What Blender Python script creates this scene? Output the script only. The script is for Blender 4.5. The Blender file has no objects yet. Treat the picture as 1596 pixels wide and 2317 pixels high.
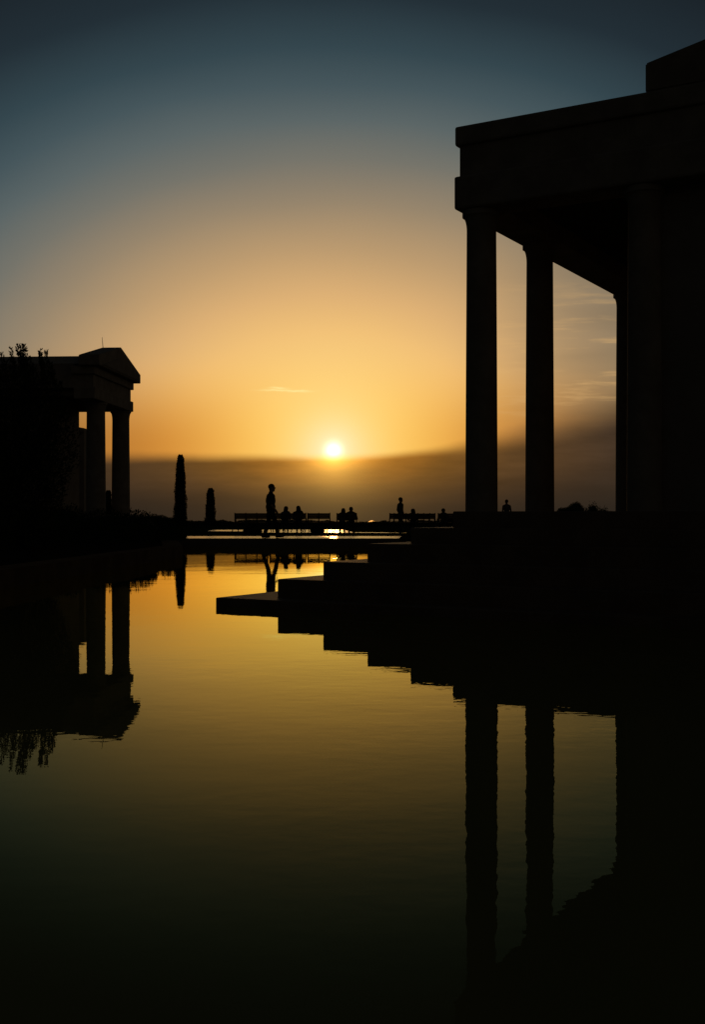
import bpy, bmesh, math, random
import numpy as np
from mathutils import Vector, Matrix

R = math.radians
SC = bpy.context.scene
COL = SC.collection

# ------------------------------------------------------------------ camera
EYE = 1.094                      # eye height above the pool's water level (z = 0)
FPX = 2619.0                     # focal length in pixels of a 1596-wide picture
cam = bpy.data.cameras.new('camera')
cam.sensor_fit = 'HORIZONTAL'
cam.sensor_width = 36.0
cam.lens = 36.0 * FPX / 1596.0
cam.shift_y = 3.5 / 1596.0
cam.clip_start = 0.1
cam.clip_end = 6000.0
camo = bpy.data.objects.new('camera', cam)
COL.objects.link(camo)
camo.location = (0, 0, EYE)
camo.rotation_euler = (R(90), 0, 0)
SC.camera = camo

# ------------------------------------------------------------------ colour management
SC.view_settings.view_transform = 'Standard'
SC.view_settings.look = 'None'
SC.view_settings.exposure = 0.0
SC.view_settings.gamma = 1.0
SC.view_settings.use_curve_mapping = False
SC.cycles.max_bounces = 6
SC.cycles.sample_clamp_indirect = 4.0
SC.cycles.caustics_reflective = False

# ------------------------------------------------------------------ sky
SUN_AZ = -0.94                  # degrees right of the view axis
SUN_EL = 3.11


def lin(c):
    def f(v):
        v = v / 255.0
        return v / 12.92 if v <= 0.04045 else ((v + 0.055) / 1.055) ** 2.4
    return (f(c[0]), f(c[1]), f(c[2]), 1.0)


class NT:
    """small helper for node trees"""
    def __init__(self, tree):
        self.t = tree
        self.n = tree.nodes
        self.l = tree.links

    def node(self, typ, **kw):
        n = self.n.new(typ)
        for k, v in kw.items():
            setattr(n, k, v)
        return n

    def put(self, sock, v):
        if isinstance(v, bpy.types.NodeSocket):
            self.l.new(v, sock)
        else:
            sock.default_value = v

    def m(self, op, a, b=0.0, c=0.0, clamp=False):
        n = self.n.new('ShaderNodeMath')
        n.operation = op
        n.use_clamp = clamp
        self.put(n.inputs[0], a)
        self.put(n.inputs[1], b)
        self.put(n.inputs[2], c)
        return n.outputs[0]

    def smooth(self, v, lo, hi, a=0.0, b=1.0):
        n = self.n.new('ShaderNodeMapRange')
        n.interpolation_type = 'SMOOTHSTEP'
        self.put(n.inputs[0], v)
        self.put(n.inputs[1], lo)
        self.put(n.inputs[2], hi)
        self.put(n.inputs[3], a)
        self.put(n.inputs[4], b)
        return n.outputs[0]

    def ramp(self, v, stops):
        n = self.n.new('ShaderNodeValToRGB')
        e = n.color_ramp.elements
        for i, (p, c) in enumerate(stops):
            el = e[i] if i < 2 else e.new(p)
            el.position = p
            el.color = c
        self.put(n.inputs[0], v)
        return n.outputs[0]

    def mix(self, f, a, b, mode='MIX'):
        n = self.n.new('ShaderNodeMix')
        n.data_type = 'RGBA'
        n.blend_type = mode
        self.put(n.inputs[0], f)
        self.put(n.inputs[6], a)
        self.put(n.inputs[7], b)
        return n.outputs[2]

    def scale(self, col, f):
        n = self.n.new('ShaderNodeVectorMath')
        n.operation = 'SCALE'
        self.put(n.inputs[0], col)
        self.put(n.inputs[3], f)
        return n.outputs[0]

    def add(self, a, b):
        n = self.n.new('ShaderNodeVectorMath')
        n.operation = 'ADD'
        self.put(n.inputs[0], a)
        self.put(n.inputs[1], b)
        return n.outputs[0]

    def vec(self, x, y, z):
        n = self.n.new('ShaderNodeCombineXYZ')
        self.put(n.inputs[0], x)
        self.put(n.inputs[1], y)
        self.put(n.inputs[2], z)
        return n.outputs[0]

    def noise(self, v, scale, detail=3.0, rough=0.5):
        n = self.n.new('ShaderNodeTexNoise')
        self.put(n.inputs['Vector'], v)
        n.inputs['Scale'].default_value = scale
        n.inputs['Detail'].default_value = detail
        n.inputs['Roughness'].default_value = rough
        return n.outputs['Fac']


def build_world():
    w = bpy.data.worlds.new('World')
    SC.world = w
    w.use_nodes = True
    t = NT(w.node_tree)
    t.n.clear()
    tc = t.node('ShaderNodeTexCoord')
    sep = t.node('ShaderNodeSeparateXYZ')
    t.l.new(tc.outputs['Generated'], sep.inputs[0])
    x, y, z = sep.outputs
    # azimuth from the sun and elevation, in degrees
    A = t.m('SUBTRACT', t.m('MULTIPLY', t.m('ARCTAN2', x, y), 57.29578), SUN_AZ)
    E = t.m('MULTIPLY', t.m('ARCSINE', z), 57.29578)
    dE = t.m('SUBTRACT', E, SUN_EL)
    # clear evening sky: colour by how far from the sun, flattened sideways
    kA = t.m('MULTIPLY', A, 0.72)
    D = t.m('SQRT', t.m('ADD', t.m('MULTIPLY', dE, dE), t.m('MULTIPLY', kA, kA)))
    D = t.m('ADD', D, t.m('MULTIPLY', t.m('SUBTRACT', t.noise(t.vec(t.m('MULTIPLY', A, 0.05), t.m('MULTIPLY', E, 0.12), 0.0), 1.0, 2.0), 0.5), 1.2))
    st = [(0, (255, 220, 112)), (1.5, (254, 216, 114)), (3.0, (252, 209, 118)), (4.2, (248, 201, 118)), (5.8, (239, 190, 117)), (7.6, (219, 174, 116)),
          (9.8, (186, 153, 111)), (12.0, (149, 132, 108)), (13.9, (116, 115, 106)), (15.6, (90, 101, 102)), (17.2, (68, 85, 91)),
          (18.8, (50, 69, 77)), (21.2, (32, 45, 53)), (25, (20, 26, 32)), (33, (15, 18, 22)), (45, (14, 16, 19))]
    clear = t.ramp(t.m('DIVIDE', D, 45.0, clamp=True), [(d / 45.0, lin(c)) for d, c in st])
    # low in the sky the light is redder
    clear = t.mix(t.smooth(E, 8.5, 3.0, 0.0, 0.9), clear, (1.0, 0.80, 0.38, 1.0), 'MULTIPLY')
    clear = t.mix(t.m('MULTIPLY', t.smooth(E, 7.5, 3.2), t.smooth(t.m('ABSOLUTE', A), 1.5, 10.0)), clear, (0.72, 0.58, 0.42, 1.0), 'MULTIPLY')
    # thin streaks of high cloud, thicker to the right of the sun
    veil = t.smooth(t.noise(t.vec(t.m('MULTIPLY', A, 0.06), t.m('MULTIPLY', E, 0.5), 8.0), 1.0, 3.0), 0.3, 0.7, 0.55, 1.0)
    clear = t.mix(t.m('MULTIPLY', veil, t.m('MULTIPLY', t.m('MULTIPLY', t.smooth(A, 5.0, 15.0), t.smooth(E, 16.0, 9.0)), 0.72)), clear, lin((126, 108, 84)))
    sv = t.vec(t.m('MULTIPLY', A, 0.22), t.m('ADD', t.m('MULTIPLY', E, 2.1), t.m('MULTIPLY', A, 0.05)), 3.3)
    streak = t.smooth(t.noise(sv, 1.0, 4.0, 0.6), 0.5, 0.72)
    cover = t.m('MULTIPLY', t.smooth(A, 5.0, 11.0), t.m('MULTIPLY', t.smooth(E, 4.0, 5.5), t.smooth(E, 12.0, 8.5)))
    clear = t.mix(t.m('MULTIPLY', streak, t.m('MULTIPLY', cover, 0.55)), clear, lin((216, 172, 112)))
    # one small bright wisp above and to the left of the sun
    wn = t.m('MULTIPLY', t.m('SUBTRACT', t.noise(t.vec(t.m('MULTIPLY', A, 2.2), t.m('MULTIPLY', E, 3.0), 1.0), 1.0, 3.0), 0.5), 0.16)
    wisp = 0.0
    for a0, e0, la, le in ((-2.72, 6.17, 0.42, 0.045), (-2.85, 6.06, 0.75, 0.04), (-1.75, 6.03, 0.62, 0.05)):
        da = t.m('DIVIDE', t.m('SUBTRACT', A, a0), la)
        de = t.m('DIVIDE', t.m('ADD', t.m('SUBTRACT', E, e0), wn), le)
        wisp = t.m('ADD', wisp, t.m('POWER', 2.718, t.m('MULTIPLY', t.m('ADD', t.m('MULTIPLY', da, da), t.m('MULTIPLY', de, de)), -1.0)))
    wisp = t.m('MINIMUM', wisp, 1.0)
    clear = t.mix(t.m('MULTIPLY', wisp, 0.75), clear, lin((255, 232, 150)))
    # bank of cloud lying on the horizon, its top edge climbing to the right
    Ap = t.m('MINIMUM', t.m('MAXIMUM', A, 0.0), 22.0)
    An = t.m('MINIMUM', t.m('MAXIMUM', t.m('MULTIPLY', A, -1.0), 0.0), 40.0)
    edge = t.m('ADD', 2.80, t.m('MULTIPLY', t.m('MULTIPLY', Ap, Ap), 0.0118))
    edge = t.m('SUBTRACT', edge, t.m('MULTIPLY', An, 0.006))
    en = t.noise(t.vec(t.m('MULTIPLY', A, 0.3), t.m('MULTIPLY', E, 0.8), 0.0), 1.0, 4.0, 0.55)
    far = t.smooth(t.m('ABSOLUTE', A), 2.0, 12.0)
    edge = t.m('ADD', edge, t.m('MULTIPLY', t.m('SUBTRACT', en, 0.5), t.m('ADD', 0.12, t.m('MULTIPLY', far, 0.25))))
    soft = t.m('ADD', t.m('ADD', 0.26, t.m('MULTIPLY', far, 0.18)), t.m('MULTIPLY', t.smooth(A, 4.0, 13.0), 0.75))
    bank = t.smooth(t.m('SUBTRACT', E, edge), t.m('MULTIPLY', soft, -1.0), soft, 1.0, 0.0)
    cE = t.m('MULTIPLY', dE, 1.7)
    cA = t.m('MULTIPLY', A, 0.58)
    D2 = t.m('SQRT', t.m('ADD', t.m('MULTIPLY', cE, cE), t.m('MULTIPLY', cA, cA)))
    bs = [(0, (240, 160, 40)), (1.0, (204, 126, 28)), (2.0, (156, 97, 27)), (3.3, (112, 74, 30)), (5.0, (84, 59, 34)), (8.0, (59, 46, 36)),
          (12, (43, 38, 35)), (16, (35, 34, 32)), (26, (20, 21, 21)), (45, (8, 9, 11))]
    bank_col = t.ramp(t.m('DIVIDE', D2, 45.0, clamp=True), [(d / 45.0, lin(c)) for d, c in bs])
    bn = t.noise(t.vec(t.m('MULTIPLY', A, 0.22), t.m('MULTIPLY', E, 1.1), 5.0), 1.0, 5.0, 0.6)
    bank_col = t.scale(bank_col, t.m('ADD', 0.42, t.m('MULTIPLY', bn, 1.15)))
    # the bank thickens and greys towards and below the horizon
    bank_col = t.mix(t.m('MULTIPLY', t.smooth(E, 2.9, 0.2, 0.0, 0.9), t.smooth(D2, 1.5, 7.5, 0.35, 1.0)), bank_col, lin((34, 32, 28)))
    sky = t.mix(bank, clear, bank_col)
    # the sun's disc and the glare round it
    sv = (math.sin(R(SUN_AZ)) * math.cos(R(SUN_EL)), math.cos(R(SUN_AZ)) * math.cos(R(SUN_EL)), math.sin(R(SUN_EL)))
    dp = t.node('ShaderNodeVectorMath', operation='DOT_PRODUCT')
    t.l.new(tc.outputs['Generated'], dp.inputs[0])
    dp.inputs[1].default_value = sv
    th = t.m('MULTIPLY', t.m('ARCCOSINE', t.m('MINIMUM', dp.outputs['Value'], 1.0)), 57.29578)
    t2 = t.m('MULTIPLY', th, th)
    # veiling glare of the low sun, then the disc itself cut by the top of the bank
    open_ = t.m('SUBTRACT', 1.0, t.m('MULTIPLY', bank, 0.92))
    halo = t.m('MULTIPLY', t.m('MULTIPLY', t.m('POWER', 2.718, t.m('DIVIDE', th, -2.0)), 0.62), open_)
    sky = t.mix(halo, sky, (1.08, 0.88, 0.40, 1.0))
    halo = t.m('MULTIPLY', t.m('MULTIPLY', t.m('POWER', 2.718, t.m('DIVIDE', th, -1.0)), 0.86), open_)
    sky = t.mix(halo, sky, (1.10, 0.98, 0.70, 1.0))
    disc = t.m('MULTIPLY', t.m('POWER', 2.718, t.m('DIVIDE', t2, -0.12)), t.m('SUBTRACT', 1.0, t.m('MULTIPLY', bank, 0.80)))
    sky = t.add(sky, t.scale((1.5, 1.2, 0.95), disc))
    under = t.m('MULTIPLY', bank, t.m('ADD', t.m('MULTIPLY', t.m('POWER', 2.718, t.m('DIVIDE', th, -0.62)), 2.0), t.m('MULTIPLY', t.m('POWER', 2.718, t.m('DIVIDE', th, -2.0)), 0.17)))
    sky = t.add(sky, t.scale((1.0, 0.55, 0.07), under))
    # below the horizon: only dim haze
    sky = t.scale(sky, t.smooth(E, -2.2, -6.0, 1.0, 0.12))
    bg = t.node('ShaderNodeBackground')
    t.l.new(sky, bg.inputs[0])
    bg.inputs[1].default_value = 1.0
    # a trace of physical dusk sky on top of it, with the same sun
    nis = t.node('ShaderNodeTexSky', sky_type='NISHITA')
    nis.sun_disc = False
    nis.sun_elevation = R(SUN_EL)
    nis.sun_rotation = R(SUN_AZ)
    nis.dust_density = 2.0
    bg2 = t.node('ShaderNodeBackground')
    t.l.new(nis.outputs[0], bg2.inputs[0])
    bg2.inputs[1].default_value = 0.0006
    addn = t.node('ShaderNodeAddShader')
    t.l.new(bg.outputs[0], addn.inputs[0])
    t.l.new(bg2.outputs[0], addn.inputs[1])
    out = t.node('ShaderNodeOutputWorld')
    t.l.new(addn.outputs[0], out.inputs[0])
    w.cycles.sampling_method = 'MANUAL'
    w.cycles.sample_map_resolution = 2048


build_world()

sun = bpy.data.lights.new('sun', 'SUN')
sun.energy = 0.045
sun.color = (1.0, 0.45, 0.12)
sun.angle = R(0.6)
suno = bpy.data.objects.new('sun', sun)
COL.objects.link(suno)
suno.location = (0, 60, 30)
_d = Vector((math.sin(R(SUN_AZ)) * math.cos(R(SUN_EL)), math.cos(R(SUN_AZ)) * math.cos(R(SUN_EL)), math.sin(R(SUN_EL))))
suno.rotation_euler = (-_d).to_track_quat('-Z', 'Y').to_euler()

# ------------------------------------------------------------------ materials
MAT = {}


def pmat(name, col, rough=0.8, var=0.25, scale=6.0, spec=0.3, bump=0.0, bscale=40.0, metallic=0.0, col2=None, emit=None):
    m = bpy.data.materials.new(name)
    m.use_nodes = True
    t = NT(m.node_tree)
    b = t.n['Principled BSDF']
    tc = t.node('ShaderNodeTexCoord')
    nz = t.noise(tc.outputs['Object'], scale, 5.0, 0.6)
    c2 = col2 or tuple(v * (1 - var) for v in col)
    c = t.mix(t.smooth(nz, 0.3, 0.7), (*c2, 1), (*col, 1))
    t.l.new(c, b.inputs['Base Color'])
    b.inputs['Roughness'].default_value = rough
    b.inputs['Specular IOR Level'].default_value = spec
    b.inputs['Metallic'].default_value = metallic
    if bump:
        bn = t.node('ShaderNodeBump')
        bn.inputs['Strength'].default_value = 1.0
        bn.inputs['Distance'].default_value = bump
        t.l.new(t.noise(tc.outputs['Object'], bscale, 4.0, 0.6), bn.inputs['Height'])
        t.l.new(bn.outputs[0], b.inputs['Normal'])
    if emit:
        b.inputs['Emission Color'].default_value = (*emit[:3], 1)
        b.inputs['Emission Strength'].default_value = emit[3]
    MAT[name] = m
    return m


pmat('limestone', (0.40, 0.345, 0.26), 0.85, 0.3, 3.0, 0.15, 0.004, 30.0)
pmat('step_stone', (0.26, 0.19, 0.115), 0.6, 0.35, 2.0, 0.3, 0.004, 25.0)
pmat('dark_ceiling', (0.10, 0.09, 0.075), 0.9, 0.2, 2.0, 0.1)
pmat('pale_roof', (0.55, 0.56, 0.52), 0.6, 0.15, 2.0, 0.3)
pmat('plaster', (0.36, 0.31, 0.24), 0.9, 0.2, 2.0, 0.15, 0.003, 20.0)
pmat('edge_stone', (0.22, 0.16, 0.10), 0.9, 0.35, 2.0, 0.0, 0.004, 25.0)
pmat('soil', (0.045, 0.038, 0.026), 0.95, 0.4, 4.0, 0.0, 0.02, 12.0)
pmat('grass', (0.035, 0.05, 0.018), 0.95, 0.4, 5.0, 0.0, 0.02, 60.0)
pmat('leaf', (0.05, 0.075, 0.028), 0.75, 0.45, 3.0, 0.1)
pmat('cypress_leaf', (0.03, 0.048, 0.022), 0.8, 0.4, 4.0, 0.08)
pmat('bark', (0.10, 0.07, 0.045), 0.9, 0.4, 12.0, 0.1, 0.01, 30.0)
pmat('wood', (0.13, 0.08, 0.045), 0.7, 0.4, 10.0, 0.2)
pmat('iron', (0.03, 0.03, 0.03), 0.5, 0.2, 10.0, 0.4)
pmat('skin', (0.42, 0.25, 0.17), 0.6, 0.1, 8.0, 0.3)
pmat('hair_dark', (0.02, 0.014, 0.01), 0.6, 0.3, 60.0, 0.2)
pmat('hair_brown', (0.07, 0.04, 0.02), 0.6, 0.3, 60.0, 0.2)
pmat('navy_cloth', (0.03, 0.035, 0.06), 0.9, 0.2, 30.0, 0.05)
pmat('dark_cloth', (0.03, 0.028, 0.026), 0.9, 0.2, 30.0, 0.05)
pmat('grey_cloth', (0.14, 0.13, 0.12), 0.9, 0.2, 30.0, 0.05)
pmat('green_cloth', (0.10, 0.13, 0.07), 0.9, 0.2, 30.0, 0.05)
pmat('brown_cloth', (0.12, 0.07, 0.045), 0.9, 0.2, 30.0, 0.05)
pmat('denim', (0.04, 0.05, 0.08), 0.9, 0.2, 30.0, 0.05)
pmat('shoe', (0.025, 0.02, 0.016), 0.6, 0.2, 20.0, 0.2)
pmat('lens', (0.02, 0.02, 0.02), 0.12, 0.0, 5.0, 0.8)
pmat('lamp_glow', (0.9, 0.6, 0.3), 0.5, 0.0, 5.0, 0.2, emit=(1.0, 0.45, 0.10, 1.6))


def wet_stone():
    """smooth worn paving that turns to a mirror at grazing angles"""
    m = bpy.data.materials.new('wet_stone')
    m.use_nodes = True
    t = NT(m.node_tree)
    b = t.n['Principled BSDF']
    tc = t.node('ShaderNodeTexCoord')
    nz = t.noise(tc.outputs['Object'], 0.9, 6.0, 0.6)
    t.l.new(t.mix(nz, (0.13, 0.10, 0.07, 1), (0.26, 0.21, 0.15, 1)), b.inputs['Base Color'])
    t.l.new(t.smooth(nz, 0.3, 0.75, 0.20, 0.27), b.inputs['Roughness'])
    b.inputs['Specular IOR Level'].default_value = 0.5
    bn = t.node('ShaderNodeBump')
    bn.inputs['Distance'].default_value = 0.0012
    t.l.new(t.noise(tc.outputs['Object'], 9.0, 4.0, 0.6), bn.inputs['Height'])
    t.l.new(bn.outputs[0], b.inputs['Normal'])
    MAT['wet_stone'] = m


def water_mat():
    m = bpy.data.materials.new('pool_water')
    m.use_nodes = True
    t = NT(m.node_tree)
    t.n.remove(t.n['Principled BSDF'])
    # a murky body under a mirror surface that grows with the angle; a warm tint put into the reflection takes the blue
    fr = t.node('ShaderNodeFresnel')
    fr.inputs['IOR'].default_value = 1.33
    body = t.node('ShaderNodeBsdfDiffuse')
    body.inputs['Color'].default_value = (0.20, 0.21, 0.075, 1)
    b = t.node('ShaderNodeBsdfGlossy')
    b.inputs['Color'].default_value = (1.0, 0.93, 0.46, 1)
    b.inputs['Roughness'].default_value = 0.0
    mx = t.node('ShaderNodeMixShader')
    # steeper reflections dimmed by hand, faster than real water's, to darken the near pool
    t.l.new(t.m('MINIMUM', t.m('MULTIPLY', t.m('POWER', fr.outputs[0], 2.05), 2.08), 0.95), mx.inputs[0])
    t.l.new(body.outputs[0], mx.inputs[1])
    t.l.new(b.outputs[0], mx.inputs[2])
    t.l.new(mx.outputs[0], t.n['Material Output'].inputs[0])
    tc = t.node('ShaderNodeTexCoord')
    sp = t.node('ShaderNodeSeparateXYZ')
    t.l.new(tc.outputs['Object'], sp.inputs[0])
    v = t.vec(t.m('MULTIPLY', sp.outputs[0], 0.75), sp.outputs[1], 0.0)
    h1 = t.noise(v, 2.6, 2.0, 0.5)
    h2 = t.noise(v, 9.0, 2.0, 0.5)
    h0 = t.noise(v, 0.9, 2.0, 0.5)
    calm = t.smooth(t.noise(tc.outputs['Object'], 0.22, 2.0), 0.35, 0.65, 0.25, 1.15)
    h = t.m('MULTIPLY', t.m('ADD', t.m('ADD', t.m('MULTIPLY', h1, 0.9), t.m('MULTIPLY', h0, 1.3)), t.m('MULTIPLY', h2, 0.42)), calm)
    bn = t.node('ShaderNodeBump')
    bn.inputs['Strength'].default_value = 1.0
    bn.inputs['Distance'].default_value = 0.0011
    t.l.new(h, bn.inputs['Height'])
    t.l.new(bn.outputs[0], b.inputs['Normal'])
    t.l.new(bn.outputs[0], fr.inputs['Normal'])
    MAT['pool_water'] = m


wet_stone()
water_mat()

# ------------------------------------------------------------------ object helpers


def tag(o, label=None, cat=None, group=None, kind=None):
    if label:
        o['label'] = label
    if cat:
        o['category'] = cat
    if group:
        o['group'] = group
    if kind:
        o['kind'] = kind
    return o


def empty(name, loc=(0, 0, 0), rz=0.0):
    o = bpy.data.objects.new(name, None)
    COL.objects.link(o)
    o.location = loc
    o.rotation_euler = (0, 0, rz)
    o.empty_display_size = 0.2
    return o


def link(name, me, mat, parent=None, loc=None):
    o = bpy.data.objects.new(name, me)
    COL.objects.link(o)
    if mat and not me.materials:
        me.materials.append(MAT[mat])
    if parent:
        o.parent = parent
    if loc:
        o.location = loc
    return o


def bm_obj(name, bm, mat, parent=None, smooth=False, loc=None):
    me = bpy.data.meshes.new(name)
    bmesh.ops.recalc_face_normals(bm, faces=bm.faces)
    bm.to_mesh(me)
    bm.free()
    if smooth:
        me.shade_smooth()
        try:
            me.set_sharp_from_angle(angle=R(35))
        except Exception:
            pass
    return link(name, me, mat, parent, loc)


def add_box(bm, x0, x1, y0, y1, z0, z1, bevel=0.0, seg=2):
    r = bmesh.ops.create_cube(bm, size=1.0)
    vs = r['verts']
    for v in vs:
        v.co = Vector(((x0 + x1) / 2 + v.co.x * (x1 - x0), (y0 + y1) / 2 + v.co.y * (y1 - y0), (z0 + z1) / 2 + v.co.z * (z1 - z0)))
    if bevel:
        es = list({e for v in vs for e in v.link_edges})
        bmesh.ops.bevel(bm, geom=es, offset=bevel, segments=seg, affect='EDGES', profile=0.5)


def box(name, x0, x1, y0, y1, z0, z1, mat, parent=None, bevel=0.0, seg=2):
    bm = bmesh.new()
    add_box(bm, x0, x1, y0, y1, z0, z1, bevel, seg)
    return bm_obj(name, bm, mat, parent)


def prism(name, pts, z0, z1, mat, parent=None, bevel=0.0):
    """vertical prism over a plan polygon"""
    bm = bmesh.new()
    lo = [bm.verts.new((x, y, z0)) for x, y in pts]
    hi = [bm.verts.new((x, y, z1)) for x, y in pts]
    bm.faces.new(lo[::-1])
    bm.faces.new(hi)
    n = len(pts)
    for i in range(n):
        bm.faces.new((lo[i], lo[(i + 1) % n], hi[(i + 1) % n], hi[i]))
    if bevel:
        bmesh.ops.bevel(bm, geom=[e for e in bm.edges], offset=bevel, segments=2, affect='EDGES')
    return bm_obj(name, bm, mat, parent)


def profile_prism(name, prof, a0, a1, axis, mat, parent=None, bevel=0.0):
    """prism whose end profile lies across AXIS ('x' or 'y'): prof = [(other, z)]"""
    bm = bmesh.new()

    def P(a, o, z):
        return (a, o, z) if axis == 'x' else (o, a, z)
    lo = [bm.verts.new(P(a0, o, z)) for o, z in prof]
    hi = [bm.verts.new(P(a1, o, z)) for o, z in prof]
    bm.faces.new(lo)
    bm.faces.new(hi[::-1])
    n = len(prof)
    for i in range(n):
        bm.faces.new((lo[i], hi[i], hi[(i + 1) % n], lo[(i + 1) % n]))
    if bevel:
        bmesh.ops.bevel(bm, geom=[e for e in bm.edges], offset=bevel, segments=2, affect='EDGES')
    return bm_obj(name, bm, mat, parent)


def lathe_mesh(name, prof, seg=40):
    """surface of revolution: prof = [(r, z)] from bottom to top, closed ends"""
    bm = bmesh.new()
    rings = []
    for r, z in prof:
        rings.append([bm.verts.new((r * math.cos(2 * math.pi * k / seg), r * math.sin(2 * math.pi * k / seg), z)) for k in range(seg)])
    for a, b in zip(rings, rings[1:]):
        for k in range(seg):
            bm.faces.new((a[k], a[(k + 1) % seg], b[(k + 1) % seg], b[k]))
    bm.faces.new(rings[0][::-1])
    bm.faces.new(rings[-1])
    me = bpy.data.meshes.new(name)
    bmesh.ops.recalc_face_normals(bm, faces=bm.faces)
    bm.to_mesh(me)
    bm.free()
    me.shade_smooth()
    try:
        me.set_sharp_from_angle(angle=R(40))
    except Exception:
        pass
    return me


def tube(bm, p, q, r0, r1=None, seg=8):
    p, q = Vector(p), Vector(q)
    r1 = r0 if r1 is None else r1
    d = (q - p).normalized()
    s = d.orthogonal().normalized()
    u = d.cross(s)
    ra, rb = [], []
    for k in range(seg):
        a = 2 * math.pi * k / seg
        o = s * math.cos(a) + u * math.sin(a)
        ra.append(bm.verts.new(p + o * r0))
        rb.append(bm.verts.new(q + o * r1))
    for k in range(seg):
        bm.faces.new((ra[k], ra[(k + 1) % seg], rb[(k + 1) % seg], rb[k]))
    bm.faces.new(ra[::-1])
    bm.faces.new(rb)


def px(x, d):
    """world X of a picture column x (1596-wide) at distance d"""
    return (x - 798.0) / FPX * d


def pz(y, d):
    """world Z of a picture row y (horizon at 1162) at distance d"""
    return EYE - (y - 1162.0) / FPX * d


# ------------------------------------------------------------------ the setting: hill, pool, banks
def build_ground():
    # a hilltop that falls away on every side beyond the gardens
    bm = bmesh.new()
    radii = [0.5, 20, 40, 90, 110, 150, 220, 400, 800, 1600, 3500]
    drop = [-0.9, -0.9, -0.9, -0.95, -3, -12, -32, -62, -100, -150, -190]
    seg = 72
    rng = random.Random(4)
    rings = []
    for r, z in zip(radii, drop):
        rings.append([bm.verts.new((r * math.cos(2 * math.pi * k / seg), 20 + r * math.sin(2 * math.pi * k / seg), z + (rng.uniform(-0.06, 0.06) * r * 0.25 if r > 100 else 0))) for k in range(seg)])
    for a, b in zip(rings, rings[1:]):
        for k in range(seg):
            bm.faces.new((a[k], a[(k + 1) % seg], b[(k + 1) % seg], b[k]))
    bm.faces.new(rings[0])
    tag(bm_obj('ground', bm, 'soil', smooth=True), kind='structure')
    # the pool's water, one sheet
    bm = bmesh.new()
    vs = [bm.verts.new(p) for p in ((-9, -6, 0), (30, -6, 0), (30, 38.6, 0), (-9, 38.6, 0))]
    bm.faces.new(vs)
    tag(bm_obj('pool_water', bm, 'pool_water'), kind='structure')
    # left bank, its coping along the water
    edge = [(-6.49, -6), (-5.09, 16.7), (-4.336, 29.5), (px(397, 38.15), 38.15)]
    inner = [(x - 0.5, y) for x, y in edge]
    tag(prism('bank', inner + [(-45, 38.15), (-45, -6)], -0.7, 0.262, 'soil'), kind='structure')
    tag(prism('pool_edge', edge + inner[::-1], -0.7, 0.277, 'edge_stone'), kind='structure')
    # walkway across the far end of the pool
    tag(prism('walkway', [(px(398, 38.2), 38.2), (px(903, 38.2), 38.2), (px(909, 41.95), 41.95), (px(398, 41.95), 41.95)], -0.7, 0.277, 'wet_stone'), kind='structure')
    tag(prism('right_bank', [(px(903, 38.2) + 0.004, 38.25), (30, 38.25), (30, 46), (px(903, 38.2) + 0.4, 46)], -0.7, 0.269, 'soil'), kind='structure')
    # lawn behind it with a smooth terrace on which the benches stand
    tag(prism('lawn', [(-60, 41.98), (60, 41.98), (60, 82), (-60, 82)], -0.9, 0.262, 'grass'), kind='structure')
    bm = bmesh.new()
    pts = [(px(470, 54), 54), (px(548, 53.6), 53.6), (px(556, 50), 50), (px(790, 49.6), 49.6), (px(920, 48.9), 48.9), (px(920, 50.2), 50.2), (px(800, 50.9), 50.9), (px(776, 59.7), 59.7), (px(480, 58.5), 58.5)]
    bm.faces.new([bm.verts.new((x, y, 0.273)) for x, y in pts])
    tag(bm_obj('terrace', bm, 'wet_stone'), kind='structure')


build_ground()

# ------------------------------------------------------------------ the near temple on the right
COLUMN_MESHES = {}


def column_parts(parent, x, y, z0, z1, r0, r1, rc, mat, key):
    """a tapering column with a flaring neck under a round cap"""
    if key not in COLUMN_MESHES:
        H = z1 - z0
        nk = z1 - 0.30 * rc / 0.285
        prof = [(r0 * 1.0, z0)]
        for k in range(1, 11):
            f = k / 10
            prof.append((r0 + (r1 - r0) * (f ** 1.25), z0 + (nk - z0) * f))
        cap = [(r1, nk + 0.001)]
        for k in range(1, 8):
            a = k / 7 * math.pi / 2
            cap.append((r1 + (rc * 0.985 - r1) * (1 - math.cos(a)), nk + (z1 - 0.068 - nk) * math.sin(a)))
        cap += [(rc, z1 - 0.066), (rc, z1 - 0.004)]
        COLUMN_MESHES[key] = (lathe_mesh('column', prof), lathe_mesh('capital', cap))
    a, b = COLUMN_MESHES[key]
    c = link('column', a, mat, parent, (x, y, 0))
    link('capital', b, mat, c)
    return c


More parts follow.
